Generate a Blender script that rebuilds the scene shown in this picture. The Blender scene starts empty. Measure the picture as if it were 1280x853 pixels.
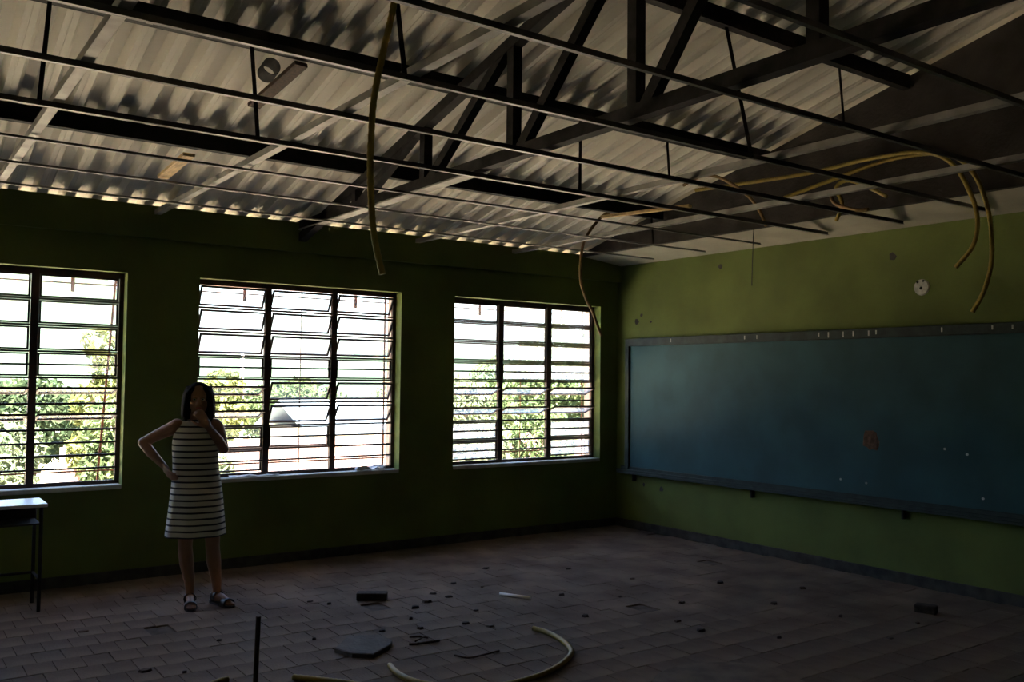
import bpy, bmesh, math, random
import numpy as np
from mathutils import Vector, Matrix, Euler
random.seed(7)
S = bpy.context.scene
COL = S.collection

# ------------------------------------------------------------------ camera
cam_d = bpy.data.cameras.new('camera'); cam = bpy.data.objects.new('camera', cam_d); COL.objects.link(cam)
cam_d.sensor_fit = 'HORIZONTAL'; cam_d.sensor_width = 36.0; cam_d.lens = 1133.76 * 36 / 1280
cam_d.clip_start = 0.05; cam_d.clip_end = 900
yaw, pitch, roll = 0.6189, 0.0421, 0.0105
fw = Vector((math.sin(yaw) * math.cos(pitch), math.cos(yaw) * math.cos(pitch), math.sin(pitch)))
r0 = Vector((math.cos(yaw), -math.sin(yaw), 0)); u0 = r0.cross(fw)
rt = math.cos(roll) * r0 + math.sin(roll) * u0; up = -math.sin(roll) * r0 + math.cos(roll) * u0
M = Matrix((rt, up, -fw)).transposed().to_4x4(); M.translation = Vector((-7.05, -7.808, 1.65))
cam.matrix_world = M
S.camera = cam

# ------------------------------------------------------------------ sky, sun, exposure
world = bpy.data.worlds.new('sky'); S.world = world; world.use_nodes = True
wn = world.node_tree; wn.nodes.clear()
sky = wn.nodes.new('ShaderNodeTexSky'); sky.sky_type = 'NISHITA'; sky.sun_disc = False
sky.sun_elevation = math.radians(65); sky.sun_rotation = math.radians(203); sky.dust_density = 3.0; sky.air_density = 1.0
bg = wn.nodes.new('ShaderNodeBackground'); bg.inputs[1].default_value = 1.0
wo = wn.nodes.new('ShaderNodeOutputWorld')
wn.links.new(sky.outputs[0], bg.inputs[0]); wn.links.new(bg.outputs[0], wo.inputs[0])
sun_d = bpy.data.lights.new('sun_offscreen', 'SUN'); sun = bpy.data.objects.new('sun_offscreen', sun_d); COL.objects.link(sun)
sun_d.energy = 120.0; sun_d.angle = 0.01; sun_d.color = (1.0, 0.95, 0.86)
sun.rotation_euler = Vector((0.18, 0.42, -1.0)).to_track_quat('-Z', 'Y').to_euler()
vs = S.view_settings
vs.view_transform = 'Standard'; vs.look = 'None'; vs.gamma = 1.0; vs.use_curve_mapping = False
vs.exposure = 1.1

# ------------------------------------------------------------------ materials
MATS = {}
def mat(name, col, rough=0.8, metal=0.0, vary=0.0, scale=8.0, bump=0.0, bscale=40.0, col2=None, spec=0.3, objrand=0.0, stretch=None, detail=4.0):
    m = bpy.data.materials.new(name); m.use_nodes = True; nt = m.node_tree
    b = nt.nodes['Principled BSDF']
    b.inputs['Roughness'].default_value = rough; b.inputs['Metallic'].default_value = metal
    b.inputs['Specular IOR Level'].default_value = spec
    c4 = (*col, 1)
    b.inputs['Base Color'].default_value = c4
    tc = nt.nodes.new('ShaderNodeTexCoord'); src = tc.outputs['Object']
    if stretch:
        mp = nt.nodes.new('ShaderNodeMapping'); mp.inputs['Scale'].default_value = stretch
        nt.links.new(src, mp.inputs[0]); src = mp.outputs[0]
    out = None
    if vary > 0 or col2:
        n = nt.nodes.new('ShaderNodeTexNoise'); n.inputs['Scale'].default_value = scale; n.inputs['Detail'].default_value = detail
        nt.links.new(src, n.inputs['Vector'])
        rmp = nt.nodes.new('ShaderNodeValToRGB'); rmp.color_ramp.elements[0].position = 0.35; rmp.color_ramp.elements[1].position = 0.68
        lo = col2 if col2 else tuple(c * (1 - vary) for c in col)
        hi = col if col2 else tuple(min(1, c * (1 + vary * 0.5)) for c in col)
        rmp.color_ramp.elements[0].color = (*lo, 1); rmp.color_ramp.elements[1].color = (*hi, 1)
        nt.links.new(n.outputs['Fac'], rmp.inputs[0]); out = rmp.outputs[0]
        nt.links.new(out, b.inputs['Base Color'])
    if objrand > 0:
        oi = nt.nodes.new('ShaderNodeObjectInfo'); ge = nt.nodes.new('ShaderNodeNewGeometry')
        ad = nt.nodes.new('ShaderNodeMath'); ad.operation = 'ADD'
        fr = nt.nodes.new('ShaderNodeMath'); fr.operation = 'FRACT'
        nt.links.new(oi.outputs['Random'], ad.inputs[0]); nt.links.new(ge.outputs['Random Per Island'], ad.inputs[1]); nt.links.new(ad.outputs[0], fr.inputs[0])
        mr = nt.nodes.new('ShaderNodeMapRange'); mr.inputs['To Min'].default_value = 1 - objrand; mr.inputs['To Max'].default_value = 1 + objrand * 0.6
        nt.links.new(fr.outputs[0], mr.inputs[0])
        mx = nt.nodes.new('ShaderNodeMix'); mx.data_type = 'RGBA'; mx.blend_type = 'MULTIPLY'; mx.inputs['Factor'].default_value = 1
        if out: nt.links.new(out, mx.inputs['A'])
        else: mx.inputs['A'].default_value = c4
        nt.links.new(mr.outputs[0], mx.inputs['B']); nt.links.new(mx.outputs['Result'], b.inputs['Base Color'])
    if bump > 0:
        n2 = nt.nodes.new('ShaderNodeTexNoise'); n2.inputs['Scale'].default_value = bscale; n2.inputs['Detail'].default_value = 6
        nt.links.new(src, n2.inputs['Vector'])
        bp = nt.nodes.new('ShaderNodeBump'); bp.inputs['Strength'].default_value = bump; bp.inputs['Distance'].default_value = 0.01
        nt.links.new(n2.outputs['Fac'], bp.inputs['Height']); nt.links.new(bp.outputs[0], b.inputs['Normal'])
    MATS[name] = m
    return m
mat('wall_green', (0.125, 0.157, 0.039), 0.75, vary=0.22, scale=1.6, bump=0.25, bscale=25, spec=0.25)
mat('wall_outside', (0.62, 0.47, 0.38), 0.85, vary=0.12, scale=3, bump=0.2)
mat('cream', (0.42, 0.39, 0.31), 0.8, vary=0.15, scale=3, bump=0.15)
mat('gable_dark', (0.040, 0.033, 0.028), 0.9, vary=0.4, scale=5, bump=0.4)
mat('tile', (0.185, 0.140, 0.112), 0.9, vary=0.35, scale=2.2, bump=0.35, bscale=60, objrand=0.10, spec=0.08)
mat('grout', (0.095, 0.075, 0.062), 0.95, vary=0.4, scale=12)
mat('plinth', (0.06, 0.055, 0.05), 0.9, vary=0.4, scale=9, bump=0.3)
mat('roof_metal', (0.68, 0.63, 0.54), 0.6, vary=0.12, scale=1.2, spec=0.3, objrand=0.10, stretch=(2.5, 0.6, 1))
mat('steel_dark', (0.028, 0.025, 0.023), 0.75, vary=0.4, scale=14, spec=0.15)
mat('zinc', (0.55, 0.53, 0.49), 0.38, metal=0.75, vary=0.25, scale=10)
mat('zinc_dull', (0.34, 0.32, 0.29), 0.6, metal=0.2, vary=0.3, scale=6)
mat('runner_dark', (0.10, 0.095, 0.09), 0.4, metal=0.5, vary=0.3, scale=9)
mat('win_steel', (0.045, 0.035, 0.030), 0.6, vary=0.5, scale=18, col2=(0.08, 0.035, 0.022))
mat('rust', (0.22, 0.075, 0.03), 0.8, vary=0.5, scale=30)
mat('sill', (0.50, 0.50, 0.47), 0.7, vary=0.2, scale=9, bump=0.2)
mat('board_green', (0.024, 0.080, 0.092), 0.6, vary=0.22, scale=2.5, spec=0.25, bump=0.06, bscale=15)
mat('board_frame', (0.022, 0.035, 0.033), 0.6, vary=0.35, scale=12)
mat('plaster_hole', (0.16, 0.085, 0.055), 0.9, vary=0.4, scale=30, bump=0.6)
mat('conduit', (0.30, 0.21, 0.028), 0.5, vary=0.2, scale=20, spec=0.4)
mat('conduit_old', (0.22, 0.13, 0.05), 0.6, vary=0.25, scale=20)
mat('wire_black', (0.03, 0.03, 0.03), 0.5)
mat('wood_pale', (0.55, 0.38, 0.18), 0.7, vary=0.3, scale=10, stretch=(8, 1, 1))
mat('wood_dark', (0.085, 0.045, 0.026), 0.75, vary=0.4, scale=10, stretch=(6, 6, 1))
mat('slab', (0.12, 0.095, 0.08), 0.85, vary=0.3, scale=10, bump=0.5)
mat('cement', (0.17, 0.125, 0.095), 0.9, vary=0.3, scale=7, bump=0.4)
mat('brick_dark', (0.055, 0.04, 0.033), 0.9, vary=0.4, scale=25, bump=0.6)
mat('white_plastic', (0.88, 0.87, 0.84), 0.5)
mat('porcelain', (0.55, 0.53, 0.50), 0.45, vary=0.3, scale=30)
mat('black', (0.01, 0.01, 0.01), 0.8)
mat('desk_top', (0.80, 0.80, 0.82), 0.35, vary=0.06, scale=6, spec=0.5)
mat('skin', (0.30, 0.155, 0.095), 0.5, vary=0.12, scale=12, spec=0.35)
mat('hair', (0.010, 0.008, 0.007), 0.8, spec=0.02, bump=0.5, bscale=60, stretch=(6, 6, 0.6))
mat('eye_white', (0.35, 0.33, 0.31), 0.3)
mat('eye_dark', (0.02, 0.012, 0.01), 0.2)
mat('lips', (0.33, 0.10, 0.085), 0.45)
mat('sandal', (0.018, 0.016, 0.018), 0.35, spec=0.5)
mat('paper', (0.82, 0.82, 0.84), 0.8)
mat('soil', (0.32, 0.268, 0.193), 0.95, vary=0.3, scale=0.7, bump=0.3, bscale=6)
mat('hill', (0.030, 0.044, 0.032), 0.95, vary=0.35, scale=0.03, detail=8, spec=0.0)
mat('bark', (0.16, 0.12, 0.085), 0.9, vary=0.4, scale=12)
mat('fence_metal', (0.17, 0.125, 0.115), 0.8, vary=0.35, scale=2.5, col2=(0.12, 0.075, 0.06), spec=0.05)
mat('house_wall', (0.50, 0.47, 0.42), 0.85, spec=0.05, vary=0.1, scale=1)
mat('house_roof', (0.12, 0.15, 0.18), 0.8, spec=0.05, vary=0.15, scale=1.5)
mat('pole_white', (0.5, 0.49, 0.46), 0.8, spec=0.05)
def leafmat(name, c):
    m = bpy.data.materials.new(name); m.use_nodes = True; nt = m.node_tree; nt.nodes.clear()
    o = nt.nodes.new('ShaderNodeOutputMaterial'); d = nt.nodes.new('ShaderNodeBsdfDiffuse'); t = nt.nodes.new('ShaderNodeBsdfTranslucent'); x = nt.nodes.new('ShaderNodeMixShader')
    ge = nt.nodes.new('ShaderNodeNewGeometry'); rp = nt.nodes.new('ShaderNodeValToRGB')
    rp.color_ramp.elements[0].color = (c[0] * 0.5, c[1] * 0.6, c[2] * 0.6, 1); rp.color_ramp.elements[1].color = (c[0] * 1.25, c[1] * 1.2, c[2] * 1.1, 1)
    nt.links.new(ge.outputs['Random Per Island'], rp.inputs[0])
    nt.links.new(rp.outputs[0], d.inputs[0]); nt.links.new(rp.outputs[0], t.inputs[0]); x.inputs[0].default_value = 0.45
    nt.links.new(d.outputs[0], x.inputs[1]); nt.links.new(t.outputs[0], x.inputs[2]); nt.links.new(x.outputs[0], o.inputs[0])
    MATS[name] = m
leafmat('leaf_green', (0.058, 0.078, 0.036)); leafmat('leaf_pale', (0.095, 0.112, 0.068)); leafmat('leaf_yellow', (0.10, 0.11, 0.040)); leafmat('leaf_dark', (0.025, 0.036, 0.019))
def glassmat(name, tint, haze, wh=0.45):
    m = bpy.data.materials.new(name); m.use_nodes = True; nt = m.node_tree; nt.nodes.clear()
    o = nt.nodes.new('ShaderNodeOutputMaterial'); tr = nt.nodes.new('ShaderNodeBsdfTransparent'); tl = nt.nodes.new('ShaderNodeBsdfTranslucent'); df = nt.nodes.new('ShaderNodeBsdfDiffuse')
    gl = nt.nodes.new('ShaderNodeBsdfGlossy'); gl.inputs['Roughness'].default_value = 0.05
    x0 = nt.nodes.new('ShaderNodeMixShader'); x = nt.nodes.new('ShaderNodeMixShader'); x2 = nt.nodes.new('ShaderNodeMixShader'); x2.inputs[0].default_value = 0.035
    tr.inputs[0].default_value = (*tint, 1); tl.inputs[0].default_value = (wh, wh * 1.03, wh * 1.08, 1); df.inputs[0].default_value = (0.35, 0.36, 0.38, 1)
    x0.inputs[0].default_value = 0.35; nt.links.new(tl.outputs[0], x0.inputs[1]); nt.links.new(df.outputs[0], x0.inputs[2])
    tc = nt.nodes.new('ShaderNodeTexCoord'); no = nt.nodes.new('ShaderNodeTexNoise'); no.inputs['Scale'].default_value = 14; no.inputs['Detail'].default_value = 5
    mr = nt.nodes.new('ShaderNodeMapRange'); mr.inputs['To Min'].default_value = haze * 0.7; mr.inputs['To Max'].default_value = haze * 1.3
    nt.links.new(tc.outputs['Object'], no.inputs['Vector']); nt.links.new(no.outputs['Fac'], mr.inputs[0]); nt.links.new(mr.outputs[0], x.inputs[0])
    nt.links.new(tr.outputs[0], x.inputs[1]); nt.links.new(x0.outputs[0], x.inputs[2])
    nt.links.new(x.outputs[0], x2.inputs[1]); nt.links.new(gl.outputs[0], x2.inputs[2])
    nt.links.new(x2.outputs[0], o.inputs[0]); MATS[name] = m
glassmat('dusty_glass', (0.95, 0.97, 0.98), 0.06)
glassmat('frosted_glass', (0.92, 0.96, 1.0), 0.25)
glassmat('milky_glass', (0.93, 0.96, 0.98), 0.26, 0.75)
def stripemat():
    m = bpy.data.materials.new('striped_knit'); m.use_nodes = True; nt = m.node_tree; b = nt.nodes['Principled BSDF']
    tc = nt.nodes.new('ShaderNodeTexCoord'); sp = nt.nodes.new('ShaderNodeSeparateXYZ'); nt.links.new(tc.outputs['Object'], sp.inputs[0])
    a = nt.nodes.new('ShaderNodeMath'); a.operation = 'MULTIPLY_ADD'; a.inputs[1].default_value = 1 / 0.0435; a.inputs[2].default_value = 0.62
    f = nt.nodes.new('ShaderNodeMath'); f.operation = 'FRACT'; l = nt.nodes.new('ShaderNodeMath'); l.operation = 'LESS_THAN'; l.inputs[1].default_value = 0.30
    nt.links.new(sp.outputs['Z'], a.inputs[0]); nt.links.new(a.outputs[0], f.inputs[0]); nt.links.new(f.outputs[0], l.inputs[0])
    mx = nt.nodes.new('ShaderNodeMix'); mx.data_type = 'RGBA'; mx.inputs['A'].default_value = (0.55, 0.53, 0.49, 1); mx.inputs['B'].default_value = (0.025, 0.028, 0.04, 1)
    nt.links.new(l.outputs[0], mx.inputs['Factor']); nt.links.new(mx.outputs['Result'], b.inputs['Base Color']); b.inputs['Roughness'].default_value = 0.9; b.inputs['Specular IOR Level'].default_value = 0.15
    MATS['striped_knit'] = m
stripemat()

# ------------------------------------------------------------------ mesh helpers
class MB:
    def __init__(s): s.v = []; s.f = []; s.mi = []
    def box(s, x0, x1, y0, y1, z0, z1, mi=0):
        o = len(s.v)
        s.v += [(x0, y0, z0), (x1, y0, z0), (x1, y1, z0), (x0, y1, z0), (x0, y0, z1), (x1, y0, z1), (x1, y1, z1), (x0, y1, z1)]
        s.f += [tuple(o + i for i in q) for q in ((0, 3, 2, 1), (4, 5, 6, 7), (0, 1, 5, 4), (1, 2, 6, 5), (2, 3, 7, 6), (3, 0, 4, 7))]; s.mi += [mi] * 6
        return s
    def poly(s, pts, mi=0):
        o = len(s.v); s.v += [tuple(p) for p in pts]; s.f.append(tuple(range(o, o + len(pts)))); s.mi.append(mi); return s
    def bar(s, a, b, w, h, roll=0.0):
        a = Vector(a); b = Vector(b); d = (b - a).normalized()
        ref = Vector((0, 0, 1)) if abs(d.z) < 0.95 else Vector((0, 1, 0))
        x = d.cross(ref).normalized(); z = x.cross(d).normalized()
        if roll: x, z = x * math.cos(roll) + z * math.sin(roll), -x * math.sin(roll) + z * math.cos(roll)
        o = len(s.v)
        for p in (a, b):
            for sx, sz in ((-1, -1), (1, -1), (1, 1), (-1, 1)): s.v.append(tuple(p + x * sx * w / 2 + z * sz * h / 2))
        s.f += [tuple(o + i for i in q) for q in ((3, 2, 1, 0), (4, 5, 6, 7), (0, 1, 5, 4), (1, 2, 6, 5), (2, 3, 7, 6), (3, 0, 4, 7))]; s.mi += [0] * 6
        return s
    def tube(s, pts, rad, n=8, caps=True):
        pts = [Vector(p) for p in pts]; rad = rad if hasattr(rad, '__len__') else [rad] * len(pts)
        o = len(s.v); px = None
        for i, p in enumerate(pts):
            d = (pts[min(i + 1, len(pts) - 1)] - pts[max(i - 1, 0)]).normalized()
            if px is None:
                ref = Vector((0, 0, 1)) if abs(d.z) < 0.9 else Vector((1, 0, 0)); px = d.cross(ref).normalized()
            else: px = (px - d * px.dot(d)).normalized()
            py = d.cross(px)
            for k in range(n):
                a = 2 * math.pi * k / n; s.v.append(tuple(p + (px * math.cos(a) + py * math.sin(a)) * rad[i]))
        for i in range(len(pts) - 1):
            for k in range(n):
                k2 = (k + 1) % n; s.f.append((o + i * n + k, o + i * n + k2, o + (i + 1) * n + k2, o + (i + 1) * n + k)); s.mi.append(0)
        if caps:
            s.f.append(tuple(o + k for k in reversed(range(n)))); s.f.append(tuple(o + (len(pts) - 1) * n + k for k in range(n))); s.mi += [0, 0]
        return s
    def rings(s, rings, caps=True, close=True):
        o = len(s.v); n = len(rings[0])
        for r in rings: s.v += [tuple(p) for p in r]
        for i in range(len(rings) - 1):
            for k in range(n if close else n - 1):
                k2 = (k + 1) % n; s.f.append((o + i * n + k, o + i * n + k2, o + (i + 1) * n + k2, o + (i + 1) * n + k)); s.mi.append(0)
        if caps:
            s.f.append(tuple(o + k for k in reversed(range(n)))); s.f.append(tuple(o + (len(rings) - 1) * n + k for k in range(n))); s.mi += [0, 0]
        return s
    def mesh(s, name, mats):
        me = bpy.data.meshes.new(name); me.from_pydata([tuple(v) for v in s.v], [], s.f)
        for m in (mats if isinstance(mats, (list, tuple)) else [mats]): me.materials.append(MATS[m])
        me.polygons.foreach_set('material_index', s.mi); me.update(); return me
    def build(s, name, mats, parent=None, smooth=False, loc=None, rot=None):
        me = s.mesh(name, mats)
        if smooth: me.polygons.foreach_set('use_smooth', [True] * len(me.polygons))
        return link(name, me, parent, loc, rot)
def link(name, me, parent=None, loc=None, rot=None):
    o = bpy.data.objects.new(name, me); COL.objects.link(o); o.parent = parent
    if loc is not None: o.location = loc
    if rot is not None: o.rotation_euler = rot
    return o
def empty(name, loc=(0, 0, 0), rz=0.0):
    o = bpy.data.objects.new(name, None); COL.objects.link(o); o.location = loc; o.rotation_euler = (0, 0, rz); o.empty_display_size = 0.1; return o
def tag(o, label=None, cat=None, group=None, kind=None):
    if label: o['label'] = label
    if cat: o['category'] = cat
    if group: o['group'] = group
    if kind: o['kind'] = kind
    return o
def bevel(o, w=0.004, seg=1):
    m = o.modifiers.new('bevel', 'BEVEL'); m.width = w; m.segments = seg; m.limit_method = 'ANGLE'; return o
def smooth_path(pts, n=8):
    pts = [Vector(p) for p in pts]; out = []
    for i in range(len(pts) - 1):
        p0 = pts[max(i - 1, 0)]; p1 = pts[i]; p2 = pts[i + 1]; p3 = pts[min(i + 2, len(pts) - 1)]
        for k in range(n):
            t = k / n; out.append(0.5 * ((2 * p1) + (p2 - p0) * t + (2 * p0 - 5 * p1 + 4 * p2 - p3) * t * t + (3 * p1 - p0 - 3 * p2 + p3) * t ** 3))
    out.append(pts[-1]); return out

# ------------------------------------------------------------------ room dimensions
XL, YF = -10.3, -9.2            # left wall, wall behind the camera
WT = 0.28                       # wall thickness
ZR, SL, YR = 3.03, 0.245, -6.2  # roof height over the window wall, slope, ridge
def roof(y): return ZR - SL * y if y > YR else ZR - SL * YR - SL * (YR - y)
WZ0, WZ1 = 0.765, 2.485
WINS = [(-5.335 - 1.95, -5.335), (-4.755, -2.815), (-2.205, -0.255), (-9.87, -7.92)]

# floor
fl = MB().box(XL - 0.3, 0.3, YF - 0.3, WT, -0.14, -0.012).build('floor', 'grout'); tag(fl, kind='structure')
TX, TY, G = 0.152, 0.218, 0.003
cells = []
j = 0; y = -0.002
while y - TY > YF - 0.01:
    x = XL + (TX * 0.5 if j % 2 else 0)
    while x + TX < 0.0 + TX * 0.6:
        cells.append((x + TX / 2, y - TY / 2)); x += TX
    y -= TY; j += 1
camx, camy = -7.05, -7.808
def vis(c):
    d = Vector((c[0] - camx, c[1] - camy)); z = d.x * math.sin(yaw) + d.y * math.cos(yaw); xr = d.x * math.cos(yaw) - d.y * math.sin(yaw)
    if z < 3.7: return None
    px = 640 + 1133.76 * xr / z; py = 471 + 1133.76 * 1.65 / z
    return z if (-10 < px < 1290 and py < 858) else None
order = sorted([(vis(c), i) for i, c in enumerate(cells) if vis(c) is not None])
near = set(i for _, i in order[:290])
tm = MB(); a, b2 = TX / 2 - G / 2, TY / 2 - G / 2; e = 0.0015
tm.rings([[(-a, -b2, -0.014), (a, -b2, -0.014), (a, b2, -0.014), (-a, b2, -0.014)], [(-a, -b2, -e), (a, -b2, -e), (a, b2, -e), (-a, b2, -e)], [(-a + e, -b2 + e, 0), (a - e, -b2 + e, 0), (a - e, b2 - e, 0), (-a + e, b2 - e, 0)]])
tile_me = tm.mesh('floor_tile', 'tile')
rest = MB()
rr = random.Random(3)
for i, c in enumerate(cells):
    rz = rr.uniform(-0.018, 0.018); dz = rr.uniform(-0.002, 0.0015); t1 = rr.uniform(-0.006, 0.006); t2 = rr.uniform(-0.006, 0.006)
    if rr.random() < 0.005 and c[1] < -0.5: continue            # a missing block here and there
    x1 = min(c[0] + a, -0.004) if i not in near else None
    if i in near:
        link('floor_tile', tile_me, fl, (c[0], c[1], dz), (t1, t2, rz))
    else:
        R = Matrix.Translation((c[0], c[1], dz)) @ Euler((t1, t2, rz)).to_matrix().to_4x4()
        o = len(rest.v)
        for v in tm.v:
            w = R @ Vector(v); rest.v.append((min(w.x, -0.002), w.y, w.z))
        rest.f += [tuple(o + q for q in f) for f in tm.f]; rest.mi += [0] * len(tm.f)
ro = rest.build('floor_tiles', 'tile', fl); ro['kind'] = 'stuff'

# walls
def wall_panel(m, u0, u1, z0, z1, holes, P, mi_in=0, mi_out=1, t=WT, split=0.14, mi_sill=2):
    """P(u, d, z): point at depth d into the wall."""
    us = sorted(set([u0, u1] + [h[0] for h in holes] + [h[1] for h in holes])); zs = sorted(set([z0, z1] + [h[2] for h in holes] + [h[3] for h in holes]))
    inside = lambda u, z: any(h[0] < u < h[1] and h[2] < z < h[3] for h in holes)
    for i in range(len(us) - 1):
        for k in range(len(zs) - 1):
            ua, ub, za, zb = us[i], us[i + 1], zs[k], zs[k + 1]
            if inside((ua + ub) / 2, (za + zb) / 2): continue
            m.poly([P(ua, 0, za), P(ub, 0, za), P(ub, 0, zb), P(ua, 0, zb)], mi_in)
            m.poly([P(ub, t, za), P(ua, t, za), P(ua, t, zb), P(ub, t, zb)], mi_out)
    for h in holes:
        for d0, d1, mi in ((0, split, mi_in), (split, t, mi_out)):
            m.poly([P(h[0], d0, h[2]), P(h[0], d0, h[3]), P(h[0], d1, h[3]), P(h[0], d1, h[2])], mi)
            m.poly([P(h[1], d0, h[3]), P(h[1], d0, h[2]), P(h[1], d1, h[2]), P(h[1], d1, h[3])], mi)
            m.poly([P(h[0], d0, h[3]), P(h[1], d0, h[3]), P(h[1], d1, h[3]), P(h[0], d1, h[3])], mi)
            m.poly([P(h[1], d0, h[2]), P(h[0], d0, h[2]), P(h[0], d1, h[2]), P(h[1], d1, h[2])], mi_sill)
    m.poly([P(u0, 0, z1), P(u1, 0, z1), P(u1, t, z1), P(u0, t, z1)], mi_in)
    m.poly([P(u0, 0, z0), P(u0, t, z0), P(u0, t, z1), P(u0, 0, z1)], mi_out); m.poly([P(u1, 0, z0), P(u1, 0, z1), P(u1, t, z1), P(u1, t, z0)], mi_out)
m = MB(); wall_panel(m, XL - 0.3, 0.3, -0.6, 2.81, [(w[0], w[1], WZ0, WZ1) for w in WINS], lambda u, d, z: (u, d, z))
wb = tag(m.build('wall_back', ['wall_green', 'wall_outside', 'sill']), kind='structure')
for w in WINS:
    s = MB().box(w[0] + 0.004, w[1] - 0.004, -0.012, 0.10, WZ0 - 0.03, WZ0 + 0.006).build('window_sill', 'sill', wb); bevel(s, 0.006)
m = MB(); m.box(0, 0.25, YF - 0.25, 0.0, -0.6, 2.97)
tag(m.build('wall_right', 'wall_green'), kind='structure')
# cream soffit of the beam along the top of the board wall, and the dark gable that stands on it
m = MB(); y0, y1 = YF, 0.0
m.rings([[(0.0, y0, 2.94), (-0.56, y0, 3.02), (-0.56, y0, 3.09), (0.0, y0, 3.09)], [(0.0, y1, 2.96), (-0.56, y1, 3.02), (-0.56, y1, 3.09), (0.0, y1, 3.09)]])
tag(m.build('trim_1', 'cream'), kind='structure')
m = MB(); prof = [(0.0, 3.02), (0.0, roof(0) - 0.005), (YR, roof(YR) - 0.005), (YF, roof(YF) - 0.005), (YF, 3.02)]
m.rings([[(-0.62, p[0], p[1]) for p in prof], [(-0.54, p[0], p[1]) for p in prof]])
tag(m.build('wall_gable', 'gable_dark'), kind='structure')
# left wall, and the wall behind the camera with a doorway
m = MB(); prof = [(WT, -0.6), (WT, 2.95), (0, roof(0) - 0.01), (YR, roof(YR) - 0.01), (YF - 0.25, roof(YF - 0.25) - 0.01), (YF - 0.25, -0.6)]
m.rings([[(XL - 0.25, p[0], p[1]) for p in prof], [(XL, p[0], p[1]) for p in prof]])
tag(m.build('wall_left', 'wall_green'), kind='structure')
m = MB(); wall_panel(m, XL, 0.25, -0.6, roof(YF) - 0.02, [(-9.3, -8.3, 0.0, 2.1)], lambda u, d, z: (u, YF - d * 0.9, z), mi_sill=0)
tag(m.build('wall_front', ['wall_green', 'wall_outside']), kind='structure')
d1 = empty('door_1', (-9.3, YF - 0.2, 0)); tag(d1, kind='structure')
MB().box(0.01, 0.99, -0.045, 0.0, 0.0, 2.09).build('door_leaf', 'wood_dark', d1)
# baseboards
m = MB(); m.box(-0.022, 0.0, YF, -0.0, -0.005, 0.085)
tag(m.build('baseboard_right', 'plinth'), kind='structure')
m = MB(); m.box(XL, -0.022, -0.02, 0.0, -0.005, 0.085)
tag(m.build('baseboard_back', 'plinth'), kind='structure')

# ------------------------------------------------------------------ roof: corrugated sheets on purlins
PIT, CH = 0.1955, 0.056
ceil = empty('ceiling', (-5, -4, 3)); tag(ceil, kind='structure')
def sheet_mesh(name, ya, yb, mt='roof_metal', ribs=5):
    """one corrugated sheet, local x from 0 to ribs*PIT (+ lap), following the roof line between ya and yb"""
    prof = []
    for k in range(ribs):
        x = k * PIT
        prof += [(x, 0), (x + 0.030, 0), (x + 0.034, 0.003), (x + 0.038, 0), (x + 0.070, 0), (x + 0.100, CH), (x + 0.165, CH)]
    prof += [(ribs * PIT, 0), (ribs * PIT + 0.035, 0.0)]
    m = MB(); t = 0.0025
    ring = lambda y: [(p[0], y, roof(y) + p[1] + 0.001) for p in prof] + [(p[0], y, roof(y) + p[1] + t) for p in reversed(prof)]
    m.rings([ring(ya), ring(yb)])
    return m.mesh(name, mt)
sm_f = sheet_mesh('roof_sheet', YR, -1.31); sm_b = sheet_mesh('roof_sheet', YF - 0.7, YR + 0.1); sm_e = sheet_mesh('roof_sheet', -1.36, 0.72)
xs = -0.62 + 0.03; n = 0
# sheet joints fall on the seams seen at x about -4.66 and -5.6
x = -4.655 + 5 * 0.9775
while x > XL - 1.2:
    if x < 0.1:
        tilt = 0.0016
        for me in (sm_f, sm_b, sm_e):
            o = link('roof_sheet', me, ceil); o.matrix_parent_inverse = Matrix.Translation((5, 4, -3)); o.location = (x, 0, 0.001 + 0.003 * (n % 2) + (0.004 if me is not sm_e else 0)); o.rotation_euler = (0, 0, 0)
        n += 1
    x -= 0.9775
for i, y in enumerate((-0.032, -1.33, -2.64, -3.96, -5.27, -6.14, -7.4, -8.7)):
    z = roof(y); h = 0.26 if i == 0 else 0.10; m = MB()
    sl = -SL if y > YR else SL
    def rg(x): return [(x, y - 0.03, z - h), (x, y + 0.03, z - h), (x, y + 0.03, z + sl * 0.03), (x, y - 0.03, z - sl * 0.03)]
    m.rings([rg(XL), rg(0.2 if i == 0 else -0.62)])
    o = m.build('wall_plate' if i == 0 else 'purlin', 'wall_green' if i == 0 else 'steel_dark', ceil); o.matrix_parent_inverse = Matrix.Translation((5, 4, -3))

# truss in the plane x = -3.87
tx = -3.87; TB = 2.985; TT = lambda y: roof(y) - 0.135
tr = empty('roof_truss', (tx, -3.1, TB)); tag(tr, 'black steel roof truss with posts and slanting braces above the middle window', 'truss')
def tpart(name, m):
    o = m.build(name, 'steel_dark', tr); o.matrix_parent_inverse = Matrix.Translation((-tx, 3.1, -TB)); return o
tpart('bottom_chord', MB().box(tx - 0.035, tx + 0.035, YF, 0.0, TB, TB + 0.075))
m = MB().bar((tx, 0.0, TT(0) + 0.0), (tx, YR, TT(YR)), 0.07, 0.075); tpart('top_chord', m)
m = MB().bar((tx, YR, TT(YR)), (tx, YF, TT(YF)), 0.07, 0.075); tpart('top_chord', m)
py_ = [-1.17, -2.27, -3.34, -4.42, -5.51, -6.6]
for y in py_:
    tpart('post', MB().box(tx - 0.033, tx + 0.033, y - 0.033, y + 0.033, TB + 0.04, TT(y) + 0.02))
for k in range(len(py_) - 1):
    a = py_[k]; b = py_[k + 1]
    if k < 4: tpart('brace', MB().bar((tx, a - 0.08, TB + 0.05), (tx, b + 0.05, TT(b) - 0.0), 0.06, 0.066))

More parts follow.
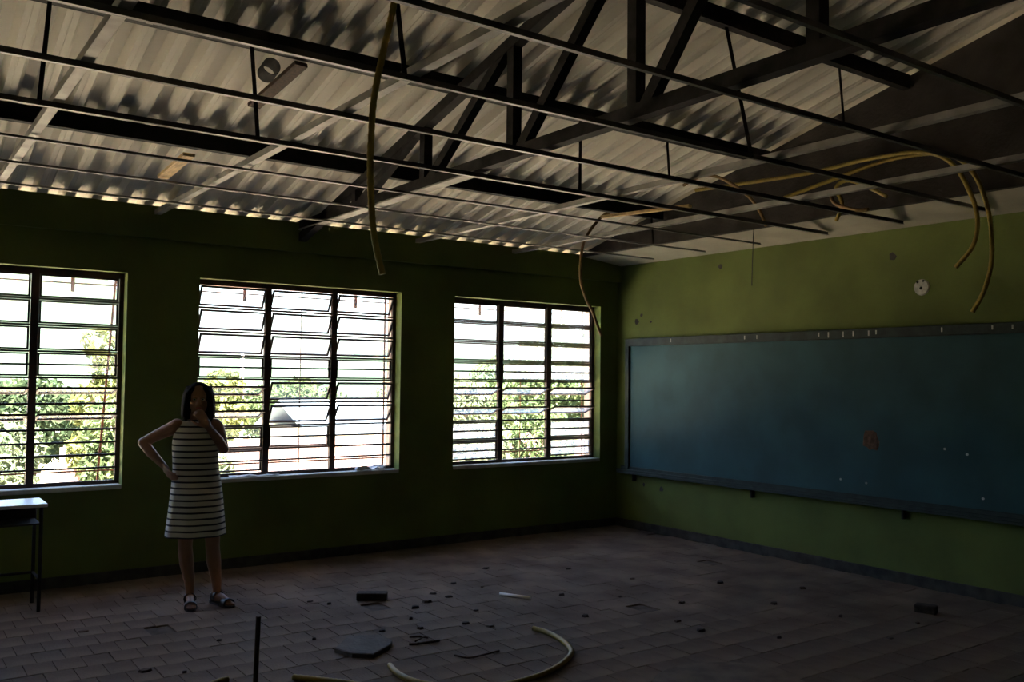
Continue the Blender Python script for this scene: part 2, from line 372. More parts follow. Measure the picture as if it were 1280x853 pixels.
# former suspended ceiling: runners parallel to the window wall, channels across them
ZL = 2.945
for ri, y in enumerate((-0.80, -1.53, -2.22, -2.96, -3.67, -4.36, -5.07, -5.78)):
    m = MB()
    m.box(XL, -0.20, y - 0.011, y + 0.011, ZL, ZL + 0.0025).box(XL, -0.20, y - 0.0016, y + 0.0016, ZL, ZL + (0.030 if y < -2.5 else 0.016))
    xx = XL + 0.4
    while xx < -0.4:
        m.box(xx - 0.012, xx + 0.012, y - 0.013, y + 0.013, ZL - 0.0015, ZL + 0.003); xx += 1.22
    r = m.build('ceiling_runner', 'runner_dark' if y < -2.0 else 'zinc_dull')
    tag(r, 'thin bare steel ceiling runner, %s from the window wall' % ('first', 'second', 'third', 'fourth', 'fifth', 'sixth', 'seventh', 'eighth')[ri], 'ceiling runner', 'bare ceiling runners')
chan_x = (-1.52, -2.68, -5.13, -6.33, -7.6, -8.85)
for ci, x in enumerate(chan_x):
    m = MB(); z = ZL + 0.029; w = 0.05; h = 0.038
    m.box(x - w / 2, x + w / 2, YF, -0.01, z, z + 0.0015).box(x - w / 2, x - w / 2 + 0.0015, YF, -0.01, z, z + h).box(x + w / 2 - 0.0015, x + w / 2, YF, -0.01, z, z + h)
    r = m.build('ceiling_channel', 'zinc_dull'); tag(r, 'galvanised steel channel laid across the ceiling runners, %s from the chalkboard wall' % ('first', 'second', 'third', 'fourth', 'fifth', 'sixth')[ci], 'ceiling channel', 'galvanised ceiling channels')
r = MB().box(tx - 0.045, tx + 0.045, -2.95, -0.02, TB - 0.012, TB - 0.001).build('ceiling_strip', 'zinc_dull'); tag(r, 'pale metal strip fixed under the truss bottom chord', 'metal strip')

# hangers
HANG = [((-6.33, -2.64), (-6.41, -2.96)), ((-5.27, -2.64), (-5.33, -2.96)), ((-2.76, -2.64), (-3.03, -2.96)), ((-2.65, -3.94), (-2.90, -4.36)), ((-5.08, -3.96), (-5.18, -4.36))]
HL = ['flat black strap down to the fourth ceiling runner, beside the fourth galvanised channel', 'flat black strap down to the fourth ceiling runner, beside the dark timber plank', 'flat black strap down to the fourth ceiling runner, between the truss and second channel', 'flat black strap down to the sixth ceiling runner, between the truss and gable', 'flat black strap down to the sixth ceiling runner, behind the long yellow conduit']
for hi, ((xa, ya), (xb, yb)) in enumerate(HANG):
    m = MB().bar((xa, ya, roof(ya) - 0.04), (xb, yb, ZL + 0.012), 0.022, 0.006)
    tag(m.build('hanger_strap', 'steel_dark'), HL[hi], 'hanger', 'ceiling hanger straps')
for xa, ya, ln, dx in ((-1.84, -2.62, 0.36, 0.03), (-1.45, -3.94, 0.46, 0.06), (-0.78, -1.35, 0.30, 0.03)):
    m = MB().bar((xa, ya, roof(ya) - 0.05), (xa + dx, ya, roof(ya) - 0.05 - ln), 0.022, 0.006)
    tag(m.build('hanger_strap', 'steel_dark'), 'loose flat black strap dangling free from a purlin near the dark gable', 'hanger', 'loose hanger straps')

# loose timber under the roof
r = MB().bar((-4.95, -2.62, roof(-2.62) - 0.118), (-5.03, -2.02, roof(-2.02) - 0.10), 0.085, 0.025).build('timber_plank', 'wood_dark'); tag(r, 'short dark timber plank slung under the roof sheets beside a purlin', 'plank')
pts = [Vector((-5.09 + 0.055 * math.cos(a), -2.45, roof(-2.45) - 0.075 + 0.05 * math.sin(a))) for a in np.linspace(0, 2 * math.pi, 20)]
m = MB()
m.rings([[p + Vector((0, -0.05, -0.012)), p + Vector((0, 0.05, -0.036)), p + Vector((0, 0.05, -0.032)), p + Vector((0, -0.05, -0.008))] for p in pts])
tag(m.build('metal_bracket', 'steel_dark'), 'black metal ring bracket beside the dark timber plank under the roof', 'bracket')
r = MB().bar((-5.46, -1.50, ZL + 0.041), (-5.50, -2.25, ZL + 0.041), 0.07, 0.02).build('wood_batten', 'wood_pale'); tag(r, 'short pale wooden batten lying across two ceiling runners', 'batten')
r = MB().bar((-2.16, -2.20, ZL + 0.045), (-1.95, -2.98, ZL + 0.045), 0.05, 0.02).build('wood_batten', 'wood_pale'); tag(r, 'narrow brown wooden batten lying on runners near the hanging thin conduit', 'batten')

# ------------------------------------------------------------------ windows
FY = 0.112
def make_window(idx, x0, x1, tilt, panes, glass):
    """tilt[(row, col)] in degrees; panes = set of (row, col) that hold a sash; rows from the top"""
    w = empty('window_%d' % idx, ((x0 + x1) / 2, FY, WZ0)); tag(w, kind='structure')
    inv = Matrix.Translation((-(x0 + x1) / 2, -FY, -WZ0))
    def P(o): o.matrix_parent_inverse = inv; return o
    t = 0.034; d0, d1 = FY, FY + 0.034
    m = MB().box(x0, x1, d0, d1, WZ0, WZ0 + t).box(x0, x1, d0, d1, WZ1 - t - 0.012, WZ1).box(x0, x0 + t, d0, d1, WZ0, WZ1).box(x1 - t, x1, d0, d1, WZ0, WZ1)
    P(m.build('frame', 'win_steel', w))
    mw = 0.056; cw = (x1 - x0 - 2 * t - 2 * mw) / 3; rh = (WZ1 - WZ0 - 2 * t) / 8
    cx = [x0 + t + k * (cw + mw) for k in range(3)]
    for k in (0, 1):
        P(MB().box(cx[k] + cw, cx[k] + cw + mw, d0 - 0.004, d1, WZ0, WZ1).build('mullion', 'win_steel', w))
    for k in range(3):
        for r in range(1, 8):
            z = WZ1 - t - r * rh
            P(MB().box(cx[k] - 0.002, cx[k] + cw + 0.002, d0 + 0.006, d1 - 0.004, z - 0.009, z + 0.009).build('bar', 'win_steel', w))
        for r in (3, 6, 7):
            z = WZ1 - t - (r + 0.5) * rh
            P(MB().box(cx[k] - 0.002, cx[k] + cw + 0.002, d0 - 0.002, d0 + 0.012, z - 0.008, z + 0.008).build('guard_bar', 'win_steel', w))
        for r in range(8):
            if (r, k) not in panes: continue
            z = WZ1 - t - (r + 0.5) * rh; hh = rh / 2 - 0.011; hw = cw / 2 - 0.004; f = 0.015; dy = 0.018
            m = MB().box(-hw, hw, -dy / 2, dy / 2, hh - f, hh).box(-hw, hw, -dy / 2, dy / 2, -hh, -hh + f).box(-hw, -hw + f, -dy / 2, dy / 2, -hh, hh).box(hw - f, hw, -dy / 2, dy / 2, -hh, hh)
            s = m.build('sash', 'win_steel', w); P(s); s.location = (cx[k] + cw / 2, FY + 0.020, z); s.rotation_euler = (math.radians(tilt.get((r, k), 0)), 0, 0)
            if panes[(r, k)]: MB().box(-hw + f * 0.6, hw - f * 0.6, -0.002, 0.002, -hh + f * 0.6, hh - f * 0.6).build('pane', panes[(r, k)], s)
    # rusty guard outside
    gy = WT - 0.012
    g = empty('security_grille', ((x0 + x1) / 2, gy, WZ0)); g.parent = w; g.matrix_parent_inverse = inv
    gi = Matrix.Translation((-(x0 + x1) / 2, -gy, -WZ0))
    lean = 0.10 if idx == 1 else 0.0
    for (a, b, rr) in [((x0 + 0.005, gy, WZ1 - 0.09), (x1 - 0.005, gy, WZ1 - 0.09), 0.007), ((x0 + 0.005, gy, WZ0 + 0.10), (x1 - 0.005, gy, WZ0 + 0.10), 0.008),
                       ((x1 - 0.03, gy + 0.016, WZ1 - 0.02), (x1 - 0.03 - lean, gy + 0.016, WZ0 + 0.02), 0.010), ((x0 + 0.03, gy + 0.016, WZ1 - 0.02), (x0 + 0.03, gy + 0.016, WZ0 + 0.02), 0.010),
                       (((x0 + x1) / 2 + 0.06, gy + 0.012, WZ1 - 0.02), ((x0 + x1) / 2 + 0.06, gy + 0.012, WZ0 + 0.02), 0.005)]:
        o = MB().tube([a, b], rr, 6).build('rod', 'rust', g); o.matrix_parent_inverse = gi
    for bx in (x0 + 0.48, x1 - 0.36):
        o = MB().box(bx - 0.014, bx + 0.014, gy - 0.006, gy + 0.006, WZ1 - 0.16, WZ1 - 0.03).build('bracket', 'rust', g); o.matrix_parent_inverse = gi
    return w
C3 = range(3)
p = {(r, k): 'dusty_glass' for r in range(4) for k in C3}; p.update({(r, k): 'dusty_glass' for r in (4, 5) for k in C3})
t1 = {(r, k): 76 for r in (4, 5) for k in C3}
make_window(1, *WINS[0], t1, dict(p), None)
make_window(4, *WINS[3], t1, dict(p), None)
p = {(r, k): 'dusty_glass' for r in range(6) for k in C3}; p.update({(6, 0): 'dusty_glass', (6, 1): 'dusty_glass', (7, 0): None})
t2 = {(r, k): 28 + (k - 1) * 2 for r in (0, 1, 2) for k in C3}; t2.update({(4, 1): 31, (4, 2): 31, (5, 1): 33, (5, 2): 35, (4, 0): 66, (5, 0): 70})
make_window(2, *WINS[1], t2, p, None)
p = {(r, k): ('milky_glass' if k else 'dusty_glass') for r in range(4) for k in C3}; p.update({(r, k): 'milky_glass' for r in (4, 5) for k in C3}); p.update({(6, 0): 'milky_glass', (6, 2): 'milky_glass', (7, 0): 'milky_glass', (7, 2): 'milky_glass'})
t3 = {(r, k): 66 for r in (4, 5) for k in C3}
make_window(3, *WINS[2], t3, p, None)
# scraps on the sill of the middle window
def crumple(name, seed, nx, ny, sx, sy, h, loc, rz, matn, label, cat):
    q = random.Random(seed); m = MB(); g = [[(i / (nx - 1) * sx - sx / 2 + q.uniform(-1, 1) * sx * 0.05, k / (ny - 1) * sy - sy / 2 + q.uniform(-1, 1) * sy * 0.08, q.uniform(0, h)) for i in range(nx)] for k in range(ny)]
    o = 0
    for k in range(ny): m.v += g[k]
    for k in range(ny - 1):
        for i in range(nx - 1): m.f.append((k * nx + i, k * nx + i + 1, (k + 1) * nx + i + 1, (k + 1) * nx + i)); m.mi.append(0)
    ob = m.build(name, matn, None, False, loc, (0, 0, rz)); s = ob.modifiers.new('thick', 'SOLIDIFY'); s.thickness = 0.002
    return tag(ob, label, cat)
crumple('crumpled_paper', 5, 7, 4, 0.30, 0.085, 0.05, (-3.10, 0.048, WZ0 + 0.008), 0.05, 'paper', 'crumpled white paper lying on the middle window sill', 'paper')
crumple('plastic_scrap', 8, 8, 3, 0.42, 0.06, 0.02, (-4.22, 0.05, WZ0 + 0.008), 0.0, 'paper', 'flat torn white plastic scrap on sill behind the woman', 'plastic scrap')

# ------------------------------------------------------------------ chalkboard
bb = empty('chalkboard', (0, -2.9, 0.62)); tag(bb, 'long dark green chalkboard with dark wooden frame on the green wall', 'chalkboard')
binv = Matrix.Translation((0, 2.9, -0.62))
def bp_(name, m, mt):
    o = m.build(name, mt, bb); o.matrix_parent_inverse = binv; return o
BY0, BY1, BZ0, BZ1 = -5.6, -0.18, 0.66, 2.12
bp_('panel', MB().box(-0.018, -0.001, BY0 + 0.04, BY1 - 0.05, BZ0, BZ1 - 0.05), 'board_green')
bevel(bp_('frame_rail', MB().box(-0.045, -0.001, BY0, BY1, BZ1 - 0.085, BZ1), 'board_frame'))
bevel(bp_('frame_stile', MB().box(-0.045, -0.001, BY1 - 0.06, BY1, BZ0, BZ1 - 0.085), 'board_frame'))
bevel(bp_('frame_stile', MB().box(-0.045, -0.001, BY0, BY0 + 0.06, BZ0, BZ1 - 0.085), 'board_frame'))
bevel(bp_('chalk_tray', MB().box(-0.10, -0.001, BY0 - 0.05, BY1 + 0.08, BZ0 - 0.05, BZ0 - 0.025).box(-0.10, -0.085, BY0 - 0.05, BY1 + 0.08, BZ0 - 0.025, BZ0).box(-0.03, -0.001, BY0 - 0.05, BY1 + 0.08, BZ0 - 0.025, BZ0 + 0.025), 'board_frame'))
for y in (-0.32, -1.98, -3.55, -5.0):
    bp_('tray_bracket', MB().box(-0.05, -0.001, y - 0.008, y + 0.008, BZ0 - 0.13, BZ0 - 0.05), 'steel_dark')
q = random.Random(11); ang = np.linspace(0, 2 * math.pi, 15)[:-1]; rad = [0.085 * q.uniform(0.72, 1.15) for _ in ang]
m = MB(); m.rings([[(-0.0175, -3.25 + r * 1.0 * math.cos(a), 1.155 + r * 1.15 * math.sin(a)) for a, r in zip(ang, rad)], [(-0.0205, -3.25 + r * 0.9 * math.cos(a), 1.155 + r * 1.05 * math.sin(a)) for a, r in zip(ang, rad)]])
o = bp_('bare_patch', m, 'plaster_hole'); o['label'] = 'reddish brown bare patch where the board surface is broken off'
for y, z in ((-3.9, 1.13), (-4.08, 1.1), (-2.95, 0.80), (-3.2, 0.79), (-4.2, 0.77)):
    bp_('chip', MB().rings([[(-0.0178, y + 0.013 * math.cos(a), z + 0.011 * math.sin(a)) for a in ang[::2]], [(-0.0195, y + 0.01 * math.cos(a), z + 0.008 * math.sin(a)) for a in ang[::2]]]), 'porcelain')
for y in (-0.9, -1.9, -2.05, -2.75, -2.85, -3.0, -3.1, -3.25, -3.32, -3.9, -4.3, -4.45):
    bp_('chalk_streak', MB().box(-0.0465, -0.0445, y - 0.006, y + 0.006, BZ1 - 0.07 + (y * 7 % 1) * 0.02, BZ1 - 0.02), 'porcelain')
# broken socket plate high on the board wall
sp = empty('socket_plate', (0, -3.71, 2.44)); tag(sp, 'round broken off-white socket plate on the wall above the chalkboard', 'socket')
def disc(m, cy, cz, r, x0, x1, n=20):
    m.rings([[(x0, cy + r * math.cos(2 * math.pi * k / n), cz + r * math.sin(2 * math.pi * k / n)) for k in range(n)], [(x1, cy + r * 0.9 * math.cos(2 * math.pi * k / n), cz + r * 0.9 * math.sin(2 * math.pi * k / n)) for k in range(n)]]); return m
disc(MB(), 0, 0, 0.068, -0.001, -0.016).build('plate', 'porcelain', sp)
for cy, cz, r in ((0.0, -0.008, 0.014), (0.03, 0.045, 0.012), (-0.02, 0.05, 0.010)):
    disc(MB(), cy, cz, r, -0.015, -0.0175, 10).build('hole', 'black', sp)
# damage spots where the plaster is chipped
for k, (y, z, r) in enumerate(((-0.33, 2.31, 0.035), (-0.40, 2.38, 0.022), (-0.55, 2.30, 0.016), (-1.55, 2.82, 0.03), (-3.45, 2.72, 0.035), (-0.72, 0.48, 0.03), (-0.45, 0.50, 0.02))):
    a2 = np.linspace(0, 2 * math.pi, 9)[:-1]
    m = MB(); m.rings([[(-0.0005, y + r * q.uniform(.7, 1.2) * math.cos(a), z + r * q.uniform(.7, 1.2) * math.sin(a)) for a in a2], [(-0.002, y + r * 0.8 * math.cos(a), z + r * 0.8 * math.sin(a)) for a in a2]])
    tag(m.build('plaster_chip', 'plinth'), 'small dark chipped spot in the green paint of the board wall', 'paint chip', 'chipped spots on the board wall')

# ------------------------------------------------------------------ desk under the first window
dk = empty('school_desk', (-6.29, -0.565, 0)); tag(dk, 'small white-topped school desk with dark metal legs under the window', 'desk')
bevel(MB().box(-0.31, 0.31, -0.185, 0.185, 0.725, 0.75).build('desk_top', 'desk_top', dk), 0.005, 2)
for sx in (-1, 1):
    for sy in (-1, 1):
        MB().tube([(sx * 0.275, sy * 0.15, 0.0), (sx * 0.275, sy * 0.15, 0.726)], 0.0125, 10).build('leg', 'steel_dark', dk, True)
MB().tube([(-0.275, 0.15, 0.22), (0.275, 0.15, 0.22)], 0.01, 8).build('stretcher', 'steel_dark', dk, True)
for sx in (-1, 1): MB().tube([(sx * 0.275, -0.15, 0.22), (sx * 0.275, 0.15, 0.22)], 0.01, 8).build('stretcher', 'steel_dark', dk, True)
MB().box(-0.27, 0.27, -0.15, 0.15, 0.60, 0.612).build('book_shelf', 'steel_dark', dk)
MB().box(-0.27, 0.27, 0.148, 0.156, 0.60, 0.726).build('apron', 'steel_dark', dk)

# ------------------------------------------------------------------ woman
def remeshed(m, name, matn, parent, voxel=0.0065, smooth=6):
    me = m.mesh(name + '_raw', matn); o = bpy.data.objects.new(name + '_raw', me); COL.objects.link(o)
    r = o.modifiers.new('r', 'REMESH'); r.mode = 'VOXEL'; r.voxel_size = voxel; r.use_smooth_shade = True
    s = o.modifiers.new('s', 'SMOOTH'); s.factor = 0.5; s.iterations = smooth
    dg = bpy.context.evaluated_depsgraph_get(); me2 = bpy.data.meshes.new_from_object(o.evaluated_get(dg)); me2.name = name
    bpy.data.objects.remove(o); bpy.data.meshes.remove(me)
    if not me2.materials: me2.materials.append(MATS[matn])
    me2.polygons.foreach_set('use_smooth', [True] * len(me2.polygons))
    return link(name, me2, parent)
def ball(m, c, r, n=14, k=9):
    r = r if hasattr(r, '__len__') else (r, r, r)
    m.rings([[(c[0] + r[0] * math.sin(t) * math.cos(a), c[1] + r[1] * math.sin(t) * math.sin(a), c[2] - r[2] * math.cos(t)) for a in np.linspace(0, 2 * math.pi, n, endpoint=False)] for t in np.linspace(0.12, math.pi - 0.12, k)])
def caps(m, pts, rad):
    for p, r in zip(pts, rad): ball(m, p, r, 12, 8)
    for i in range(len(pts) - 1): m.tube([pts[i], pts[i + 1]], [rad[i], rad[i + 1]], 12)
def hand(m, wrist, d, nrm, thumb_side, curl, L=0.165):
    """palm and five separate, unequal, bent fingers; d = towards the fingertips, nrm = palm side"""
    w = Vector(wrist); d = Vector(d).normalized(); nrm = Vector(nrm); nrm = (nrm - d * nrm.dot(d)).normalized(); s = d.cross(nrm) * thumb_side
    pl = L * 0.48; rot = lambda a: d * math.cos(a) + nrm * math.sin(a)
    for k, off in enumerate((-0.026, -0.009, 0.009, 0.026)):
        caps(m, [w + s * off * 0.6 + d * 0.008, w + s * off + d * pl], [0.0155, 0.0125])
    lens = (0.058, 0.074, 0.080, 0.072)
    for k, off in enumerate((-0.027, -0.009, 0.009, 0.027)):
        b = w + s * off * 1.05 + d * pl; l = lens[k] * L / 0.165; c = curl * (1.0 + 0.1 * k); a = 0.3 * c; pts = [b]
        for seg, f in enumerate((0.45, 0.32, 0.23)):
            b = b + rot(a) * l * f; pts.append(b); a += c * 0.75
        caps(m, pts, [0.0095, 0.0088, 0.008, 0.007])
    b = w + s * 0.026 + d * pl * 0.25
    t1 = (d * 0.62 + s * 0.7 + nrm * 0.3).normalized(); t2 = (d * 0.85 + s * 0.25 + nrm * 0.45).normalized()
    caps(m, [b, b + t1 * 0.036, b + t1 * 0.036 + t2 * 0.030, b + t1 * 0.036 + t2 * 0.054], [0.0135, 0.011, 0.0098, 0.008])
wm = empty('person', (-5.085, -1.11, 0.0), -0.286)
tag(wm, 'person in a sleeveless striped knee-length dress, one hand on hip, other at mouth', 'person')
m = MB()
ell = lambda cx, cy, z, a, b, n=28: [(cx + a * math.cos(t), cy + b * math.sin(t), z) for t in np.linspace(0, 2 * math.pi, n, endpoint=False)]
m.rings([ell(0.03, 0, 0.72, 0.10, 0.08), ell(0.03, 0.005, 0.80, 0.150, 0.105), ell(0.025, 0.01, 0.88, 0.148, 0.105), ell(0.015, 0.005, 0.98, 0.125, 0.088), ell(0.005, 0, 1.08, 0.130, 0.092), ell(0.003, 0.0, 1.17, 0.142, 0.098), ell(0.003, 0.005, 1.25, 0.138, 0.082), ell(0.005, 0.008, 1.305, 0.115, 0.062), ell(0.008, 0.01, 1.335, 0.055, 0.048)])
ball(m, (-0.055, -0.062, 1.165), (0.055, 0.045, 0.055)); ball(m, (0.060, -0.062, 1.165), (0.055, 0.045, 0.055))
caps(m, [(0.008, 0.012, 1.30), (0.013, 0.0, 1.40)], [0.052, 0.049])
# head
HX, HZ = 0.015, 1.475
ball(m, (HX, 0.012, HZ + 0.035), (0.074, 0.092, 0.086), 20, 14); ball(m, (HX, -0.018, HZ - 0.03), (0.061, 0.066, 0.075), 20, 12); ball(m, (HX, -0.045, HZ - 0.088), (0.030, 0.028, 0.022))
caps(m, [(HX, -0.082, HZ + 0.012), (HX, -0.097, HZ - 0.022)], [0.009, 0.014]); ball(m, (HX - 0.012, -0.088, HZ - 0.026), 0.009); ball(m, (HX + 0.012, -0.088, HZ - 0.026), 0.009)
for sx in (-1, 1):
    ball(m, (HX + sx * 0.03, -0.074, HZ + 0.022), (0.022, 0.010, 0.007)); ball(m, (HX + sx * 0.038, -0.062, HZ - 0.02), (0.022, 0.018, 0.016)); ball(m, (HX + sx * 0.074, 0.012, HZ - 0.005), (0.010, 0.018, 0.03))
# arm with the hand on the hip
caps(m, [(-0.128, 0.008, 1.292), (-0.152, 0.012, 1.275), (-0.255, 0.035, 1.225), (-0.355, 0.055, 1.168)], [0.050, 0.050, 0.042, 0.036])
caps(m, [(-0.355, 0.055, 1.168), (-0.30, 0.02, 1.10), (-0.215, -0.03, 1.012)], [0.036, 0.036, 0.024])
hand(m, (-0.205, -0.036, 1.002), (0.42, -0.72, -0.55), (0.75, 0.30, 0.2), -1, 0.55)
# arm folded up to the mouth
caps(m, [(0.132, 0.008, 1.292), (0.152, 0.0, 1.27), (0.175, -0.025, 1.20), (0.196, -0.055, 1.122)], [0.050, 0.049, 0.042, 0.036])
caps(m, [(0.196, -0.055, 1.122), (0.160, -0.105, 1.185), (0.085, -0.145, 1.285)], [0.036, 0.036, 0.024])
hand(m, (0.078, -0.148, 1.295), (-0.52, 0.05, 0.85), (-0.25, 0.9, -0.1), 1, 0.75)
# legs and feet
for hx, kx, ax, out in ((-0.045, -0.052, -0.012, 0.05), (0.105, 0.135, 0.172, 0.55)):
    caps(m, [(hx, 0.01, 0.80), (hx * 0.9 + kx * 0.1, 0.005, 0.70), (kx, -0.005, 0.46), (kx, -0.003, 0.42)], [0.085, 0.080, 0.052, 0.050])
    caps(m, [(kx, -0.003, 0.42), (kx * 0.7 + ax * 0.3, 0.018, 0.31), (ax * 0.9 + kx * 0.1, 0.012, 0.16), (ax, 0.01, 0.09), (ax, 0.012, 0.055)], [0.050, 0.052, 0.036, 0.030, 0.032])
    dx, dy = math.sin(out), -math.cos(out)
    caps(m, [(ax - dx * 0.03, 0.012 - dy * 0.03, 0.042), (ax + dx * 0.06, 0.012 + dy * 0.06, 0.052), (ax + dx * 0.135, 0.012 + dy * 0.135, 0.034), (ax + dx * 0.175, 0.012 + dy * 0.175, 0.028)], [0.030, 0.031, 0.026, 0.016])
    for kk, (off, ln) in enumerate(((-0.027, 0.185), (-0.013, 0.197), (0.0, 0.195), (0.012, 0.188), (0.024, 0.176))):
        lat = Vector((dy, -dx, 0)) * off * (1 if ax < 0.1 else 1)
        caps(m, [Vector((ax + dx * 0.13, 0.012 + dy * 0.13, 0.026)) + lat, Vector((ax + dx * ln, 0.012 + dy * ln, 0.023)) + lat], [0.011, 0.0085])
body = remeshed(m, 'body', 'skin', wm, 0.006, 4); body['label'] = 'brown skinned body with bare arms and legs'
for sx in (-1, 1):
    e = MB(); ball(e, (0, 0, 0), (0.012, 0.008, 0.008)); eo = e.build('eye', 'eye_white', wm, True, (HX + sx * 0.029, -0.073, HZ + 0.006))
    e = MB(); ball(e, (0, 0, 0), (0.005, 0.004, 0.005), 10, 6); e.build('iris', 'eye_dark', eo, True, (0, -0.0062, 0))
e = MB(); ball(e, (0, 0, 0), (0.022, 0.008, 0.0075)); e.build('mouth', 'lips', wm, True, (HX, -0.0795, HZ - 0.056))
# hair
m = MB()
ball(m, (HX, 0.028, HZ + 0.035), (0.089, 0.098, 0.098), 22, 14); ball(m, (HX, 0.052, HZ - 0.06), (0.088, 0.058, 0.12), 20, 12)
for sx in (-1, 1):
    for k, (yy, w) in enumerate(((-0.045, 0.017), (-0.02, 0.021), (0.012, 0.024), (0.04, 0.024))):
        caps(m, [(HX + sx * (0.045 + 0.01 * k), yy - 0.012, HZ + 0.085), (HX + sx * (0.078 + 0.003 * k), yy, HZ + 0.04), (HX + sx * (0.088 + 0.003 * k), yy + 0.006, HZ - 0.04), (HX + sx * (0.092 + 0.002 * k), yy + 0.012, HZ - 0.11), (HX + sx * 0.078, yy + 0.016, HZ - 0.16 - 0.004 * k)], [w * 0.8, w, w, w * 0.95, w * 0.5])
h = remeshed(m, 'hair', 'hair', wm, 0.0065, 4); h['label'] = 'straight black shoulder-length hair'
# dress
rows = [(0.495, 0.012, 0.207, 0.150), (0.56, 0.012, 0.200, 0.147), (0.64, 0.013, 0.191, 0.143), (0.72, 0.014, 0.184, 0.139), (0.80, 0.015, 0.176, 0.134), (0.88, 0.013, 0.167, 0.127), (0.96, 0.009, 0.156, 0.117), (1.04, 0.005, 0.153, 0.113), (1.11, 0.003, 0.157, 0.126), (1.17, 0.003, 0.159, 0.134), (1.22, 0.003, 0.152, 0.116), (1.26, 0.003, 0.138, 0.092), (1.295, 0.004, 0.117, 0.078), (1.322, 0.006, 0.092, 0.068), (1.335, 0.007, 0.076, 0.062)]
m = MB(); N = 56; rg = []
for z, cx, a, b in rows:
    fold = max(0.0, (0.95 - z) / 0.45) * 0.007
    rg.append([(cx + (a + fold * math.sin(7 * t + 1.0) + fold * 0.6 * math.sin(12 * t)) * math.cos(t), 0.004 + (b + fold * math.sin(7 * t + 1.0)) * math.sin(t), z) for t in np.linspace(0, 2 * math.pi, N, endpoint=False)])
m.rings(rg, caps=False)
dr = m.build('dress', 'striped_knit', wm, True); dr['label'] = 'cream dress with thin dark horizontal stripes'
sd = dr.modifiers.new('thick', 'SOLIDIFY'); sd.thickness = 0.004; sd.offset = 1
ss = dr.modifiers.new('sub', 'SUBSURF'); ss.levels = 1; ss.render_levels = 1
# dark sandals
for ax, out in ((-0.012, 0.05), (0.172, 0.55)):
    so = empty('sandal', (ax, 0.012, 0)); so.parent = wm; so.rotation_euler = (0, 0, out)
    m = MB(); prof = [(-0.062, 0.022), (-0.045, 0.031), (0.0, 0.032), (0.06, 0.034), (0.12, 0.040), (0.165, 0.038), (0.195, 0.026), (0.207, 0.010)]
    top = [(w, -y) for y, w in prof]; ring = top + [(-w, y) for w, y in reversed(top)]
    m.rings([[(x, y, 0.0) for x, y in ring], [(x, y, 0.014 + max(0, (y + 0.03) * 0.12)) for x, y in ring]])
    m.build('sole', 'sandal', so)
    for y0, y1, zc, hh in ((-0.10, -0.165, 0.020, 0.036), (0.0, -0.03, 0.052, 0.036)):
        m = MB(); rr_ = []
        for yy in np.linspace(y0, y1, 4):
            rr_.append([(0.040 * math.cos(t), yy, zc + hh * math.sin(t)) for t in np.linspace(-0.35, math.pi + 0.35, 15)])
        m.rings(rr_, caps=False, close=False); st = m.build('strap', 'sandal', so, True); q_ = st.modifiers.new('t', 'SOLIDIFY'); q_.thickness = 0.004; q_.offset = 1
    m = MB(); m.rings([[(0.038 * math.sin(t), 0.034 * math.cos(t) + 0.014, z) for t in np.linspace(-1.7, 1.7, 13)] for z in (0.018, 0.045, 0.075)], caps=False, close=False)
    st = m.build('heel_strap', 'sandal', so, True); q_ = st.modifiers.new('t', 'SOLIDIFY'); q_.thickness = 0.004; q_.offset = 1

# ------------------------------------------------------------------ conduits
def conduit(name, pts, r, matn, label, n=8, ribbed=True, cat='conduit'):
    p_ = smooth_path(pts, n)
    if ribbed:
        fine = []; rads = []
        for i in range(len(p_) - 1):
            L_ = (p_[i + 1] - p_[i]).length; k = max(1, int(L_ / 0.011))
            for j in range(k): fine.append(p_[i].lerp(p_[i + 1], j / k))
        fine.append(p_[-1]); rads = [r * (1.0 if j % 2 else 0.88) for j in range(len(fine))]
        o = MB().tube(fine, rads, 10).build(name, matn, None, True)
    else: o = MB().tube(p_, r, 8).build(name, matn, None, True)
    return tag(o, label, cat)
conduit('hanging_conduit', [(-5.46, -4.98, 4.20), (-5.45, -4.93, 3.7), (-5.47, -4.84, 3.3), (-5.48, -4.821, 3.066), (-5.506, -4.794, 2.886), (-5.53, -4.768, 2.706), (-5.534, -4.756, 2.556), (-5.532, -4.75, 2.406), (-5.515, -4.751, 2.197), (-5.483, -4.766, 2.038)], 0.0135, 'conduit', 'long yellow corrugated conduit dangling straight down in front of middle window')
conduit('hanging_conduit', [(-1.0, -1.30, 3.33), (-1.13, -1.10, 3.30), (-1.22, -1.0, 3.18), (-1.285, -0.93, 3.02), (-1.304, -0.903, 2.841), (-1.298, -0.897, 2.643), (-1.246, -0.924, 2.445), (-1.197, -0.953, 2.342), (-1.154, -0.977, 2.208), (-1.111, -1.001, 2.09)], 0.016, 'conduit_old', 'brown curved conduit hanging down before the window nearest the board')
conduit('hanging_conduit', [(-0.9, -2.05, 3.40), (-0.75, -3.08, 3.38), (-0.75, -3.68, 3.39), (-0.75, -4.14, 3.36), (-0.75, -4.38, 3.23), (-0.75, -4.52, 2.97), (-0.75, -4.56, 2.77), (-0.75, -4.52, 2.61), (-0.75, -4.40, 2.48)], 0.017, 'conduit', 'yellow conduit arching over the cream beam, the shorter of two loops')
conduit('hanging_conduit', [(-0.72, -2.9, 3.22), (-0.68, -3.34, 3.30), (-0.68, -3.84, 3.37), (-0.68, -4.28, 3.33), (-0.68, -4.49, 3.16), (-0.68, -4.60, 2.86), (-0.68, -4.62, 2.54), (-0.68, -4.57, 2.32), (-0.68, -4.48, 2.16)], 0.017, 'conduit', 'yellow conduit arching over the cream beam, the longer loop hanging towards socket')
